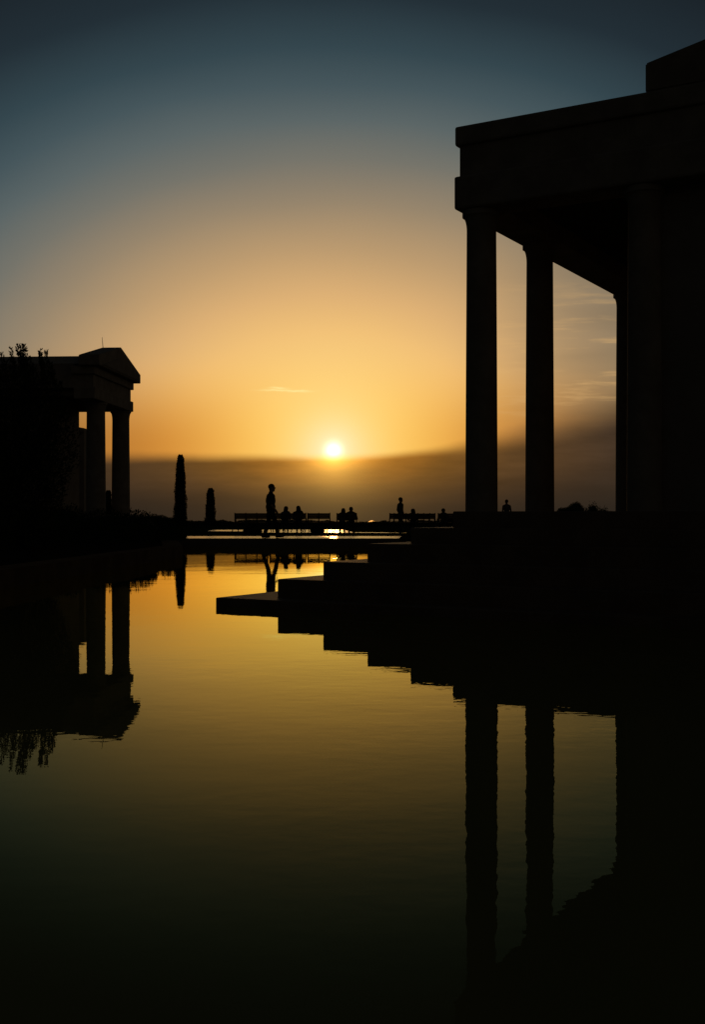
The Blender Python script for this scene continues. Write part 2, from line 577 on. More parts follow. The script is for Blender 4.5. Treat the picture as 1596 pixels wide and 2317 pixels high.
def near_temple():
    rz = math.atan2(-0.501, 0.8655)
    KD = 13.71
    K = (px(1025, KD), KD)                   # plan corner of the podium's top step
    t = empty('stone_temple', (K[0], K[1], 0), rz)
    tag(t, 'large near stone temple with tall columns and stepped base rising from the pool', 'temple')
    ca, sa = math.cos(rz), math.sin(rz)

    def local(X, Y):
        dx, dy = X - K[0], Y - K[1]
        return dx * ca + dy * sa, -dx * sa + dy * ca
    # wide steps that wrap round the base, lowest first
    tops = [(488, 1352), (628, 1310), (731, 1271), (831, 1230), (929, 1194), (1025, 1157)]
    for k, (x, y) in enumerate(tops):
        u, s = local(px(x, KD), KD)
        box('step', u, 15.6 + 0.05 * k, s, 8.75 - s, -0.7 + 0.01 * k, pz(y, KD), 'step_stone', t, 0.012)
    # columns: corner, along the front (local y) and along the side (local x)
    cx, cy = 0.257, 0.257
    z0, z1 = pz(1157, KD), 4.690
    for u, s in ((0, 0), (0, 1.925), (0, 5.9), (0, 7.83), (1.96, 0), (1.96, 7.83)):
        column_parts(t, cx + u, cy + s, z0, z1, 0.1923, 0.1755, 0.228, 'limestone', 'near')
    # entablature
    e0, s1, u1 = 0.008, 8.33, 15.4
    w = 0.51
    box('architrave', e0, e0 + w, e0 + w + 0.002, s1 - w - 0.002, 4.690, 5.080, 'limestone', t, 0.02)
    box('architrave', e0, u1, e0, e0 + w, 4.690, 5.083, 'limestone', t, 0.028)
    box('architrave', e0, u1, s1 - w, s1, 4.690, 5.083, 'limestone', t, 0.028)
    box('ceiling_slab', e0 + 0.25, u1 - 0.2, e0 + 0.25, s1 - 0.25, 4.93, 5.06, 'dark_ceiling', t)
    box('frieze', e0 + 0.055, u1 - 0.05, e0 + 0.055, s1 - 0.055, 5.076, 5.46, 'limestone', t)
    box('cornice', e0 + 0.006, u1, e0 + 0.006, s1 - 0.006, 5.442, 5.674, 'limestone', t, 0.028)
    # raised pediment over the hall, set back from the portico
    pr = [(2.293, 5.668), (2.293, 5.984), (5.6, 6.69), (8.9, 5.984), (8.9, 5.668)]
    profile_prism('pediment', pr, 0.02, 1.9, 'y', 'limestone', t, 0.015)
    # hall behind the portico
    box('hall_wall', 2.15, 15.0, 0.34, 8.0, z0 - 0.01, 4.72, 'plaster', t)
    # door opening towards the portico
    d = box('door', 2.12, 2.17, 3.1, 5.2, z0 + 0.002, 3.7, 'wood', t, 0.008)
    box('door_frame', 2.09, 2.165, 2.94, 3.1, z0 + 0.002, 3.85, 'limestone', d)
    box('door_frame', 2.09, 2.165, 5.2, 5.36, z0 + 0.002, 3.85, 'limestone', d)
    return t


near_temple()

# ------------------------------------------------------------------ the far temple on the left


def far_temple():
    g = Vector((162.0, 2619.0)).normalized()
    n = Vector((g.y, -g.x))
    rz = math.atan2(n.y, n.x)
    o = g * 40.89 - n * 11.277
    t = empty('stone_temple', (o.x, o.y, 0.262), rz)
    tag(t, 'smaller far stone temple with a gabled pediment, partly behind the bushy tree', 'temple')
    X = lambda L: 11.3 - L
    Y = lambda p: p - 41.5
    Z = lambda z: z - 0.262

    def b(name, L0, L1, p0, p1, z0, z1, mat='limestone', par=t, bev=0.0):
        return box(name, X(L1), X(L0), Y(p0), Y(p1), Z(z0), Z(z1), mat, par, bev)
    b('podium', 10.98, 28, 38.3, 44.0, 0.262, 1.05, bev=0.02)
    b('step', 10.8, 28.1, 38.1, 44.2, 0.258, 0.62, bev=0.02)
    for L, p in ((11.38, 40.1), (11.38, 43.4)):
        column_parts(t, X(L), Y(p), Z(1.05), Z(4.931), 0.34, 0.315, 0.385, 'limestone', 'far')
    # beams: front, far side, near side
    b('architrave', 11.0, 11.72, 38.62, 43.79, 4.931, 5.31, bev=0.02)
    b('architrave', 11.722, 28, 43.1, 43.78, 4.934, 5.308, bev=0.02)
    b('architrave', 11.722, 28, 39.1, 39.75, 5.06, 5.308, bev=0.02)
    b('frieze', 11.08, 28, 38.72, 43.7, 5.306, 5.76)
    b('cornice', 10.99, 11.8, 38.6, 43.81, 5.756, 6.028, bev=0.02)
    pr = [(Y(38.37), Z(6.025)), (Y(38.37), Z(6.36)), (Y(41.19), Z(7.0)), (Y(44.01), Z(6.36)), (Y(44.01), Z(6.025))]
    ped = profile_prism('pediment', pr, X(11.47), X(10.78), 'x', 'limestone', t, 0.015)
    # flat triangular panel on the pediment's face
    pr2 = [(Y(38.9), Z(6.09)), (Y(41.19), Z(6.64)), (Y(43.5), Z(6.09))]
    profile_prism('tympanum', pr2, X(10.782), X(10.755), 'x', 'plaster', ped)
    b('hall_wall', 12.97, 28, 39.9, 43.4, 1.04, 5.2, 'plaster')
    b('roof', 11.81, 30, 38.9, 44.3, 5.78, 6.142, 'plaster')
    b('parapet', 11.485, 30, 39.0, 44.1, 6.138, 6.40, 'pale_roof', bev=0.01)
    # lightning rod
    bm = bmesh.new()
    tube(bm, (X(11.43), Y(41.19), Z(6.9)), (X(11.47), Y(41.19), Z(pz(763, 41.19))), 0.013, 0.007)
    bm_obj('lightning_rod', bm, 'iron', ped)
    return t


far_temple()


def garden_house():
    d0 = 56.0
    x1 = px(191.5, d0)
    t = empty('garden_house', (x1 - 3, d0 + 2, 0.262))
    tag(t, 'small low building seen past the far temple, sloping roof behind its columns', 'building')
    zt = pz(969, d0) - 0.262
    box('wall', -4, 2.97, -2, 2, 0, zt - 0.1, 'plaster', t)
    pr = [(-4.2, zt + 1.1), (2.985, zt), (2.985, zt - 0.18), (-4.2, zt - 0.18)]
    profile_prism('roof', pr, -2.15, 2.15, 'y', 'plaster', t)
    w = box('window', 0.6, 1.6, -2.03, -1.99, 1.2, 2.6, 'iron', t)
    box('sill', 0.5, 1.7, -2.1, -2.0, 1.1, 1.2, 'limestone', w)


garden_house()

# ------------------------------------------------------------------ foliage


def leaf_mesh(name, P, N, L, W, rng, core=None):
    """many small folded leaves: P positions, N growth directions, sizes L x W"""
    n = len(P)
    side = np.cross(N, rng.normal(size=(n, 3)))
    side /= np.linalg.norm(side, axis=1)[:, None] + 1e-9
    up = np.cross(side, N)
    L = np.broadcast_to(np.asarray(L), (n,))[:, None] * rng.uniform(0.7, 1.3, (n, 1))
    W = np.broadcast_to(np.asarray(W), (n,))[:, None] * rng.uniform(0.7, 1.3, (n, 1))
    v0 = P
    v1 = P + N * L * 0.5 + side * W * 0.5 + up * W * 0.12
    v2 = P + N * L
    v3 = P + N * L * 0.5 - side * W * 0.5 + up * W * 0.12
    V = np.stack([v0, v1, v2, v3], 1).reshape(-1, 3)
    idx = np.arange(n)[:, None] * 4
    F = (idx + np.array([[0, 1, 2, 3]])).tolist()
    verts = V.tolist()
    if core:
        cv, cf = core
        off = len(verts)
        verts += cv
        F += [[i + off for i in f] for f in cf]
    me = bpy.data.meshes.new(name)
    me.from_pydata(verts, [], F)
    me.update()
    return me


def unit(v):
    return v / (np.linalg.norm(v, axis=1)[:, None] + 1e-9)


def cypress(X, Y, z0, h, w, seed, label, top=0.5):
    rng = np.random.default_rng(seed)
    t = empty('cypress_tree', (X, Y, z0))
    tag(t, label, 'tree', 'clipped cypresses by the far lawn')
    bm = bmesh.new()
    tube(bm, (0, 0, -0.05), (0, 0, h * 0.8), 0.06, 0.02)
    for k in range(10):
        a = k * 2.4
        z = h * (0.12 + 0.07 * k)
        tube(bm, (0, 0, z), (math.cos(a) * w * 0.3, math.sin(a) * w * 0.3, z + w * 0.7), 0.018, 0.006, 5)
    bm_obj('trunk', bm, 'bark', t)

    def rad(f):
        lo = np.clip(f / 0.06, 0.75, 1)
        return w * 0.5 * lo * (1 - (1 - top) * np.clip(f, 0, 1) ** 1.6) * np.where(f > 0.94, np.sqrt(np.clip((1.015 - f) / 0.075, 0, 1)), 1)
    n = int(5200 * h / 3.5 * (w / 0.5)) + 1500
    f = rng.uniform(0.01, 1.0, n)
    a = rng.uniform(0, 2 * math.pi, n)
    r = rad(f) * (1 - 0.35 * rng.random(n) ** 1.5) * (1 + 0.12 * np.sin(a * 3 + f * 21) + 0.07 * np.sin(a * 5 - f * 37 + seed) + 0.09 * rng.normal(size=n))
    P = np.stack([r * np.cos(a), r * np.sin(a), f * h], 1)
    N = unit(np.stack([np.cos(a) * 0.45, np.sin(a) * 0.45, np.ones(n)], 1) + rng.normal(size=(n, 3)) * 0.18)
    seg = 12
    cv, cf = [], []
    lv = 14
    for i in range(lv):
        ff = 0.02 + 0.95 * i / (lv - 1)
        rr = float(rad(np.array([ff]))[0]) * 0.78
        for k in range(seg):
            q = rr * (1 + 0.1 * math.sin(k * 2.1 + i * 1.7 + seed))
            cv.append((q * math.cos(2 * math.pi * k / seg), q * math.sin(2 * math.pi * k / seg), ff * h))
    for i in range(lv - 1):
        for k in range(seg):
            cf.append((i * seg + k, i * seg + (k + 1) % seg, (i + 1) * seg + (k + 1) % seg, (i + 1) * seg + k))
    cf.append(tuple(range((lv - 1) * seg, lv * seg)))
    link('crown', leaf_mesh('crown', P, N, 0.10, 0.034, rng, (cv, cf)), 'cypress_leaf', t)
    return t


def gz(X, Y):
    return 0.05


G0 = 0.262
cypress(px(408.5, 73), 73, G0, pz(1031, 73) - G0, 0.76, 3, 'tall narrow dark cypress standing between the far temple and the pool walkway', 0.42)
cypress(px(476.5, 73.5), 73.5, G0, pz(1107, 73.5) - G0, 0.60, 5, 'short narrow cypress standing in the open just before the row of benches', 0.5)
cypress(px(245, 72), 72, G0, pz(1112, 72) - G0, 0.46, 8, 'small cypress glimpsed between the two columns of the far temple', 0.55)


def shrub(name, X, Y, z0, sx, sy, h, seed, label, cat, group=None, lumps=5, leaf=0.07, n=None, boxy=0.0, core=0.86, fuzz=1.0):
    """a bush or a length of hedge: stems and a leafy crown with an uneven outline"""
    rng = np.random.default_rng(seed)
    t = empty(name, (X, Y, z0))
    tag(t, label, cat, group)
    ns = max(3, int(sx * 1.5))
    for k in range(ns):
        xx = -sx * 0.4 + sx * 0.8 * k / max(1, ns - 1)
        bm = bmesh.new()
        tube(bm, (xx, 0, -0.05), (xx + rng.uniform(-0.1, 0.1), rng.uniform(-0.1, 0.1), h * 0.6), 0.025, 0.01, 5)
        bm_obj('stem', bm, 'bark', t)
    n = n or int(900 * max(1, sx * (h + sy)) / (leaf / 0.07) ** 2)
    ph = rng.uniform(0, 6.28, 6)

    def top(x):
        e = 1 - np.abs(2 * x / sx) ** (2.2 + 6 * boxy)
        return h * np.sqrt(np.clip(e, 0.02, 1)) * (1 + 0.10 * np.sin(x * 2.1 * lumps / sx + ph[0]) + 0.07 * np.sin(x * 5.3 * lumps / sx + ph[1]) + 0.04 * np.sin(x * 11 * lumps / sx + ph[2]))
    x = rng.uniform(-0.5, 0.5, n) * sx
    hh = top(x)
    a = rng.uniform(0, math.pi, n)
    q = 1 - 0.4 * rng.random(n) ** 2
    y = np.cos(a) * sy * 0.5 * q * np.sqrt(np.clip(hh / h, 0.1, 1.2))
    z = np.maximum(np.sin(a) ** 0.7 * hh * q, 0.02) * (1 + 0.05 * fuzz * rng.normal(size=n))
    P = np.stack([x, y, z], 1)
    N = unit(np.stack([x / sx * 0.8, np.cos(a) * 0.7, np.sin(a) + 0.4], 1) + rng.normal(size=(n, 3)) * 0.45)
    cv, cf = [], []
    nx, na = 24, 8
    for i in range(nx + 1):
        xx = (-0.48 + 0.96 * i / nx) * sx
        ht = float(top(np.array([xx]))[0])
        for k in range(na + 1):
            aa = math.pi * k / na
            cv.append((xx, math.cos(aa) * sy * 0.5 * 0.78 * math.sqrt(max(0.1, ht / h)), max(0.0, math.sin(aa) ** 0.7 * ht * core)))
    for i in range(nx):
        for k in range(na):
            cf.append((i * (na + 1) + k, i * (na + 1) + k + 1, (i + 1) * (na + 1) + k + 1, (i + 1) * (na + 1) + k))
    link('crown', leaf_mesh('crown', P, N, leaf, leaf * 0.5, rng, (cv, cf)), 'leaf', t)
    return t


# the planted edge behind lawn and terrace
D = 76.0
shrub('hedge', px(330, D), D, G0, 5.2, 1.3, pz(1169, D) - G0, 11, 'dark leafy hedge between the far temple and the tall cypress', 'hedge', lumps=4, boxy=0.4)
shrub('hedge', px(470, D), D, G0, 4.6, 1.1, pz(1179, D) - G0, 12, 'low dark hedge running behind the short cypress', 'hedge', lumps=5, boxy=0.5)
shrub('hedge', px(640, D), D + 0.2, G0, 7.4, 1.2, pz(1178, D) - G0, 13, 'low hedge behind the long row of benches', 'hedge', lumps=8, boxy=0.7)
shrub('hedge', px(800, D), D + 0.1, G0, 4.0, 1.1, pz(1182, D) - G0, 14, 'low hedge behind the seated couple and beside the small lamp', 'hedge', lumps=5, boxy=0.6)
shrub('hedge', px(935, D), D, G0, 5.2, 1.2, pz(1180, D) - G0, 15, 'low hedge behind the bench where one person stands', 'hedge', lumps=5, boxy=0.6)
shrub('hedge', px(1120, D), D, G0, 6.6, 1.2, pz(1168, D) - G0, 21, 'low hedge beyond the lone sitter and the near temple corner', 'hedge', lumps=5, boxy=0.6)
shrub('round_bush', px(1291, 50), 50, G0, 1.36, 1.4, pz(1135.5, 50) - G0, 16, 'clipped round bush seen between the near temple columns', 'bush', lumps=1, boxy=0.3, leaf=0.04, n=9000, core=0.97, fuzz=0.2)
shrub('garden_bush', px(1352, 52), 52, G0, 1.7, 1.2, pz(1149, 52) - G0, 17, 'ragged low bush beside the clipped round bush', 'bush', lumps=4, leaf=0.06, n=3600, boxy=0.4, core=0.93)
# planting along the left bank
shrub('bank_shrub', px(350, 36.2), 36.4, G0, 1.9, 1.2, 0.66, 18, 'low shrub on the bank corner beside the walkway end', 'shrub', lumps=3, leaf=0.06, n=3000)
shrub('bank_shrub', px(285, 36.2), 36.0, G0, 2.0, 1.3, 0.78, 19, 'low shrub before the far temple, right of its podium', 'shrub', lumps=3, leaf=0.06, n=3000)
shrub('bank_hedge', px(130, 34), 34.3, G0, 6.0, 1.3, 0.95, 20, 'long clipped hedge along the left bank under the far temple', 'hedge', lumps=6, leaf=0.07, n=8000, boxy=0.5)

shrub('terrace_shrub', px(718.5, 50.3), 50.3, 0.272, 0.58, 0.5, 0.36, 31, 'low round shrub in front of the short empty bench', 'shrub', lumps=2, leaf=0.05, n=1200, core=0.95)
shrub('terrace_shrub', px(572, 50.6), 50.6, 0.272, 0.80, 0.5, 0.36, 32, 'low shrub in front of the empty bench left of the walking man', 'shrub', lumps=2, leaf=0.05, n=1500, core=0.95)


def bushy_tree():
    d = 28.1
    rng = np.random.default_rng(42)
    X0 = px(15, d)
    t = empty('bushy_tree', (X0, d, G0))
    tag(t, 'big bushy tree with upright shoots in front of the far temple hall', 'tree')
    bm = bmesh.new()
    tube(bm, (0, 0, -0.1), (0.05, 0, 1.1), 0.16, 0.12, 10)
    for k in range(9):
        a = k * 2.4
        e = Vector((math.cos(a) * 1.2, math.sin(a) * 1.0, 3.2 + 0.3 * math.sin(k)))
        tube(bm, (0.05, 0, 1.0), e * 0.6 + Vector((0, 0, 0.4)), 0.07, 0.04, 6)
        tube(bm, e * 0.6 + Vector((0, 0, 0.4)), e, 0.04, 0.015, 6)
    bm_obj('trunk', bm, 'bark', t)
    # crown: a lumpy body from which upright shoots stand out
    Ps, Ns = [], []
    n = 36000
    a = rng.uniform(0, 2 * math.pi, n)
    c = rng.uniform(-1, 1, n)
    q = rng.random(n) ** 0.33
    lump = 1 + 0.10 * np.sin(3 * a + 4 * c) + 0.08 * np.sin(7 * a - 5 * c) + 0.05 * np.sin(13 * a + 9 * c)
    s = np.sqrt(1 - c ** 2)
    zc, rzv, rx = 2.28, 2.25, 1.5
    P = np.stack([np.cos(a) * s ** 0.7 * rx * q * lump, np.sin(a) * s ** 0.7 * 1.6 * q * lump, zc + c * rzv * q * (0.95 + 0.05 * lump)], 1)
    N = unit(np.stack([np.cos(a) * s, np.sin(a) * s, c + 0.9], 1) + rng.normal(size=(n, 3)) * 0.5)
    Ps.append(P)
    Ns.append(N)
    shoots = [(51, 773, 0.20), (47, 777, 0.17), (56, 778, 0.16), (42, 788, 0.13), (62, 793, 0.11), (33, 786, 0.09), (22, 796, 0.15), (12, 798, 0.13), (2, 792, 0.12), (-12, 790, 0.15),
              (92, 787, 0.08), (88, 791, 0.08), (103, 788, 0.09), (76, 805, 0.09), (113, 812, 0.09), (121, 820, 0.09), (-25, 782, 0.15), (70, 812, 0.1), (98, 806, 0.09), (130, 838, 0.1), (137, 858, 0.1)]
    for x, y, w in shoots:
        h1 = pz(y, d) - G0
        xx = px(x, d) - X0
        yy = rng.uniform(-0.3, 0.3)
        h0 = h1 - rng.uniform(0.7, 1.0)
        m = 150
        f = rng.random(m)
        aa = rng.uniform(0, 6.28, m)
        rr = w * 0.42 * (1 - f * 0.75) * rng.random(m) ** 0.5
        Ps.append(np.stack([xx + rr * np.cos(aa) + 0.04 * np.sin(f * 5), yy + rr * np.sin(aa), h0 + (h1 - h0) * f - 0.05], 1))
        Ns.append(unit(np.stack([np.cos(aa) * 0.7, np.sin(aa) * 0.7, np.ones(m) * 0.9], 1) + rng.normal(size=(m, 3)) * 0.2))
    P = np.concatenate(Ps)
    N = np.concatenate(Ns)
    link('crown', leaf_mesh('crown', P, N, 0.078, 0.03, rng), 'leaf', t)


bushy_tree()
shrub('bank_shrub', px(-95, 26.8), 26.8, G0, 3.0, 1.8, 3.5, 22, 'tall dark shrub at the picture edge left of the bushy tree', 'shrub', lumps=4, leaf=0.1, n=9000)

# ------------------------------------------------------------------ benches


def bench(xa, xb, d, mods, label, rz=0.0):
    xs, xe = px(xa, d), px(xb, d)
    L = xe - xs
    t = empty('park_bench', ((xs + xe) / 2, d, 0.275 if xb < 770 else 0.265), rz)
    tag(t, label, 'bench', 'wooden benches facing the sunset')
    H = 0.83
    for k in range(3):       # backrest slats, close together; the back is on the camera's side
        z = H - 0.08 - k * 0.086
        box('back_slat', -L / 2, L / 2, -0.275 + 0.012 * k, -0.25 + 0.012 * k, z, z + 0.084, 'wood', t, 0.006, 1)
    for k in range(4):
        y = -0.2 + k * 0.12
        box('seat_slat', -L / 2, L / 2, y, y + 0.105, 0.405, 0.43, 'wood', t, 0.006, 1)
    n = mods + 1
    for k in range(n):
        x = -L / 2 + 0.02 + (L - 0.04) * k / (n - 1)
        bm = bmesh.new()
        tube(bm, (x, -0.215, 0.38), (x, -0.30, H + 0.025), 0.026, 0.022, 8)
        bm_obj('post', bm, 'iron', t)
        # splayed trestle legs
        for sgn in (-1, 1):
            bm = bmesh.new()
            tube(bm, (x, -0.02 + 0.15 * sgn, 0.40), (x + 0.13 * sgn, -0.02 + 0.22 * sgn, 0.0), 0.024, 0.02, 8)
            bm_obj('leg', bm, 'iron', t)
    for sgn in (-1, 1):
        bm = bmesh.new()
        x = sgn * (L / 2 - 0.02)
        tube(bm, (x, -0.26, 0.62), (x, 0.24, 0.60), 0.022, 0.022, 8)
        tube(bm, (x, 0.22, 0.60), (x, 0.22, 0.41), 0.02, 0.02, 8)
        bm_obj('armrest', bm, 'iron', t)
    return t


bench(532, 608, 51.8, 3, 'empty slatted bench at the left end of the row, behind the walking man')
bench(611, 694, 51.8, 3, 'slatted bench carrying two sitters, next to the walking man')
bench(696, 748, 51.8, 2, 'short empty slatted bench just under the setting sun')
bench(762, 808, 52.0, 2, 'short bench holding the seated couple')
bench(891, 973, 51.8, 3, 'slatted bench on which one person sits alone beside a standing man')
bench(881, 985, 53.6, 4, 'longer bench half hidden right behind another, near the standing man')
bench(990, 1026, 52.6, 2, 'short bench under the lone sitter at the near temple corner')

# ------------------------------------------------------------------ people


def capsule(bm, p, q, r0, r1, seg=14):
    """closed tapered limb with round ends"""
    p, q = Vector(p), Vector(q)
    d = q - p
    ln = max(d.length, 1e-5)
    d.normalize()
    s = d.orthogonal().normalized()
    u = d.cross(s)
    rings = []
    st = []
    for k in range(5):
        a = -math.pi / 2 + (math.pi / 2) * (k + 0.4) / 5
        st.append((math.sin(a) * r0, math.cos(a) * r0))
    st.append((0, r0))
    st.append((ln, r1))
    for k in range(5):
        a = (math.pi / 2) * (k + 0.6) / 5
        st.append((ln + math.sin(a) * r1, math.cos(a) * r1))
    for h, r in st:
        rings.append([bm.verts.new(p + d * h + (s * math.cos(2 * math.pi * k / seg) + u * math.sin(2 * math.pi * k / seg)) * r) for k in range(seg)])
    for a, b in zip(rings, rings[1:]):
        for k in range(seg):
            bm.faces.new((a[k], a[(k + 1) % seg], b[(k + 1) % seg], b[k]))
    bm.faces.new(rings[0][::-1])
    bm.faces.new(rings[-1])


def ellipsoid(bm, c, r, rot=0.0):
    m = Matrix.Translation(c) @ Matrix.Rotation(rot, 4, 'X') @ Matrix.Diagonal((*r, 1))
    bmesh.ops.create_uvsphere(bm, u_segments=20, v_segments=14, radius=1.0, matrix=m)


def body_mesh(name, caps, ells, mats, voxel):
    """fuse all limbs into one continuous surface; mats[tag] = material name"""
    bm = bmesh.new()
    for tg, p, q, r0, r1 in caps:
        capsule(bm, p, q, r0, r1)
    for tg, c, r, rot in ells:
        ellipsoid(bm, c, r, rot)
    me = bpy.data.meshes.new(name + '_raw')
    bmesh.ops.recalc_face_normals(bm, faces=bm.faces)
    bm.to_mesh(me)
    bm.free()
    ob = bpy.data.objects.new(name + '_raw', me)
    COL.objects.link(ob)
    md = ob.modifiers.new('fuse', 'REMESH')
    md.mode = 'VOXEL'
    md.voxel_size = voxel
    sm = ob.modifiers.new('smooth', 'SMOOTH')
    sm.factor = 0.5
    sm.iterations = 3
    bpy.context.view_layer.update()
    dg = bpy.context.evaluated_depsgraph_get()
    out = bpy.data.meshes.new_from_object(ob.evaluated_get(dg))
    bpy.data.objects.remove(ob)
    bpy.data.meshes.remove(me)
    out.name = name
    out.materials.clear()
    names = sorted(set(mats.values()))
    for nme in names:
        out.materials.append(MAT[nme])
    nf = len(out.polygons)
    C = np.empty(nf * 3)
    out.polygons.foreach_get('center', C)
    C = C.reshape(-1, 3)
    best = np.full(nf, 1e9)
    idx = np.zeros(nf, dtype=np.int32)
    for tg, p, q, r0, r1 in caps:
        p, q = np.array(p, float), np.array(q, float)
        dd = q - p
        f = np.clip(((C - p) @ dd) / (dd @ dd + 1e-12), 0, 1)
        dist = np.linalg.norm(C - p - f[:, None] * dd, axis=1) - (r0 + (r1 - r0) * f)
        k = dist < best
        best[k] = dist[k]
        idx[k] = names.index(mats[tg])
    for tg, c, r, rot in ells:
        dist = (np.linalg.norm((C - np.array(c)) / np.array(r), axis=1) - 1) * min(r)
        k = dist < best
        best[k] = dist[k]
        idx[k] = names.index(mats[tg])
    out.polygons.foreach_set('material_index', idx)
    out.shade_smooth()
    return out


def hand(caps, wrist, d, side, curl, tg='skin'):
    """palm, four fingers of different lengths and a thumb; d = pointing direction, side = across the palm"""
    w = Vector(wrist)
    d = Vector(d).normalized()
    s = Vector(side)
    s = (s - d * s.dot(d)).normalized()
    c = Vector(curl)
    c = (c - d * c.dot(d) - s * c.dot(s)).normalized()
    for k in range(3):
        caps.append((tg, tuple(w + s * (-0.02 + 0.02 * k)), tuple(w + d * 0.085 + s * (-0.026 + 0.026 * k)), 0.016, 0.014))
    for k, ln in enumerate((0.066, 0.078, 0.073, 0.056)):
        b = w + d * 0.088 + s * (-0.033 + 0.022 * k)
        m = b + d * ln * 0.5 + c * ln * 0.18
        e = m + d * ln * 0.34 + c * ln * 0.42
        caps.append((tg, tuple(b), tuple(m), 0.0098, 0.009))
        caps.append((tg, tuple(m), tuple(e), 0.009, 0.0075))
    b = w + d * 0.025 + s * -0.03
    m = b + d * 0.035 - s * 0.028 + c * 0.008
    e = m + d * 0.034 - s * 0.006 + c * 0.012
    caps.append((tg, tuple(b), tuple(m), 0.0125, 0.011))
    caps.append((tg, tuple(m), tuple(e), 0.011, 0.009))


def head_parts(caps, ells, c, fwd, sc=1.0):
    """skull, jaw, nose and ears; fwd = unit vector the face looks along (horizontal)"""
    c = Vector(c)
    f = Vector(fwd).normalized()
    s = Vector((0, 0, 1)).cross(f)
    ells.append(('skin', tuple(c + Vector((0, 0, 0.02)) - f * 0.012), (0.078 * sc + 0.018 * abs(f.x), 0.078 * sc + 0.018 * abs(f.y), 0.105 * sc), 0.0))
    caps.append(('skin', tuple(c + f * 0.03 + Vector((0, 0, -0.01))), tuple(c + f * 0.052 + Vector((0, 0, -0.085))), 0.06 * sc, 0.036 * sc))
    caps.append(('skin', tuple(c + f * 0.082 + Vector((0, 0, 0.005))), tuple(c + f * 0.107 + Vector((0, 0, -0.03))), 0.011, 0.014))
    caps.append(('skin', tuple(c + f * 0.078 + Vector((0, 0, -0.058)) + s * 0.018), tuple(c + f * 0.078 + Vector((0, 0, -0.058)) - s * 0.018), 0.012, 0.012))
    caps.append(('skin', tuple(c + f * 0.074 + Vector((0, 0, 0.03)) + s * 0.03), tuple(c + f * 0.074 + Vector((0, 0, 0.03)) - s * 0.03), 0.016, 0.016))
    for g in (-1, 1):
        e = c + s * 0.084 * g - f * 0.005
        caps.append(('skin', tuple(e + Vector((0, 0, 0.025))), tuple(e + Vector((0, 0, -0.02))), 0.016, 0.011))


def hair_mesh(name, c, fwd, long=0.0, sc=1.0):
    """a cap of hair over crown and back of the head, optionally falling to the shoulders"""
    c = Vector(c)
    f = Vector(fwd).normalized()
    s = Vector((0, 0, 1)).cross(f)
    bm = bmesh.new()
    cc = c + Vector((0, 0, 0.045)) - f * 0.026
    ellipsoid(bm, cc, ((0.084 + 0.016 * abs(f.x)) * sc, (0.084 + 0.016 * abs(f.y)) * sc, 0.092 * sc))
    capsule(bm, tuple(c - f * 0.06 + Vector((0, 0, 0.03))), tuple(c - f * 0.062 + Vector((0, 0, -0.05))), 0.056, 0.046)
    if long:
        for k in (-1, 0, 1):
            capsule(bm, tuple(c - f * 0.05 + s * 0.045 * k + Vector((0, 0, 0.02))), tuple(c - f * 0.075 + s * 0.085 * k + Vector((0, 0, -long))), 0.058, 0.04)
    for k in range(10):      # tufts
        a = k * 2.4
        p = cc + (s * math.cos(a) + f * math.sin(a) * 0.6) * 0.05 + Vector((0, 0, 0.06))
        capsule(bm, tuple(p), tuple(p + Vector((0, 0, 0.014)) - f * 0.02), 0.03, 0.014, 8)
    me = bpy.data.meshes.new(name + '_raw')
    bmesh.ops.recalc_face_normals(bm, faces=bm.faces)
    bm.to_mesh(me)
    bm.free()
    ob = bpy.data.objects.new(name + '_raw', me)
    COL.objects.link(ob)
    md = ob.modifiers.new('fuse', 'REMESH')
    md.mode = 'VOXEL'
    md.voxel_size = 0.011
    bpy.context.view_layer.update()
    out = bpy.data.meshes.new_from_object(ob.evaluated_get(bpy.context.evaluated_depsgraph_get()))
    bpy.data.objects.remove(ob)
    bpy.data.meshes.remove(me)
    out.name = name
    out.shade_smooth()
    return out


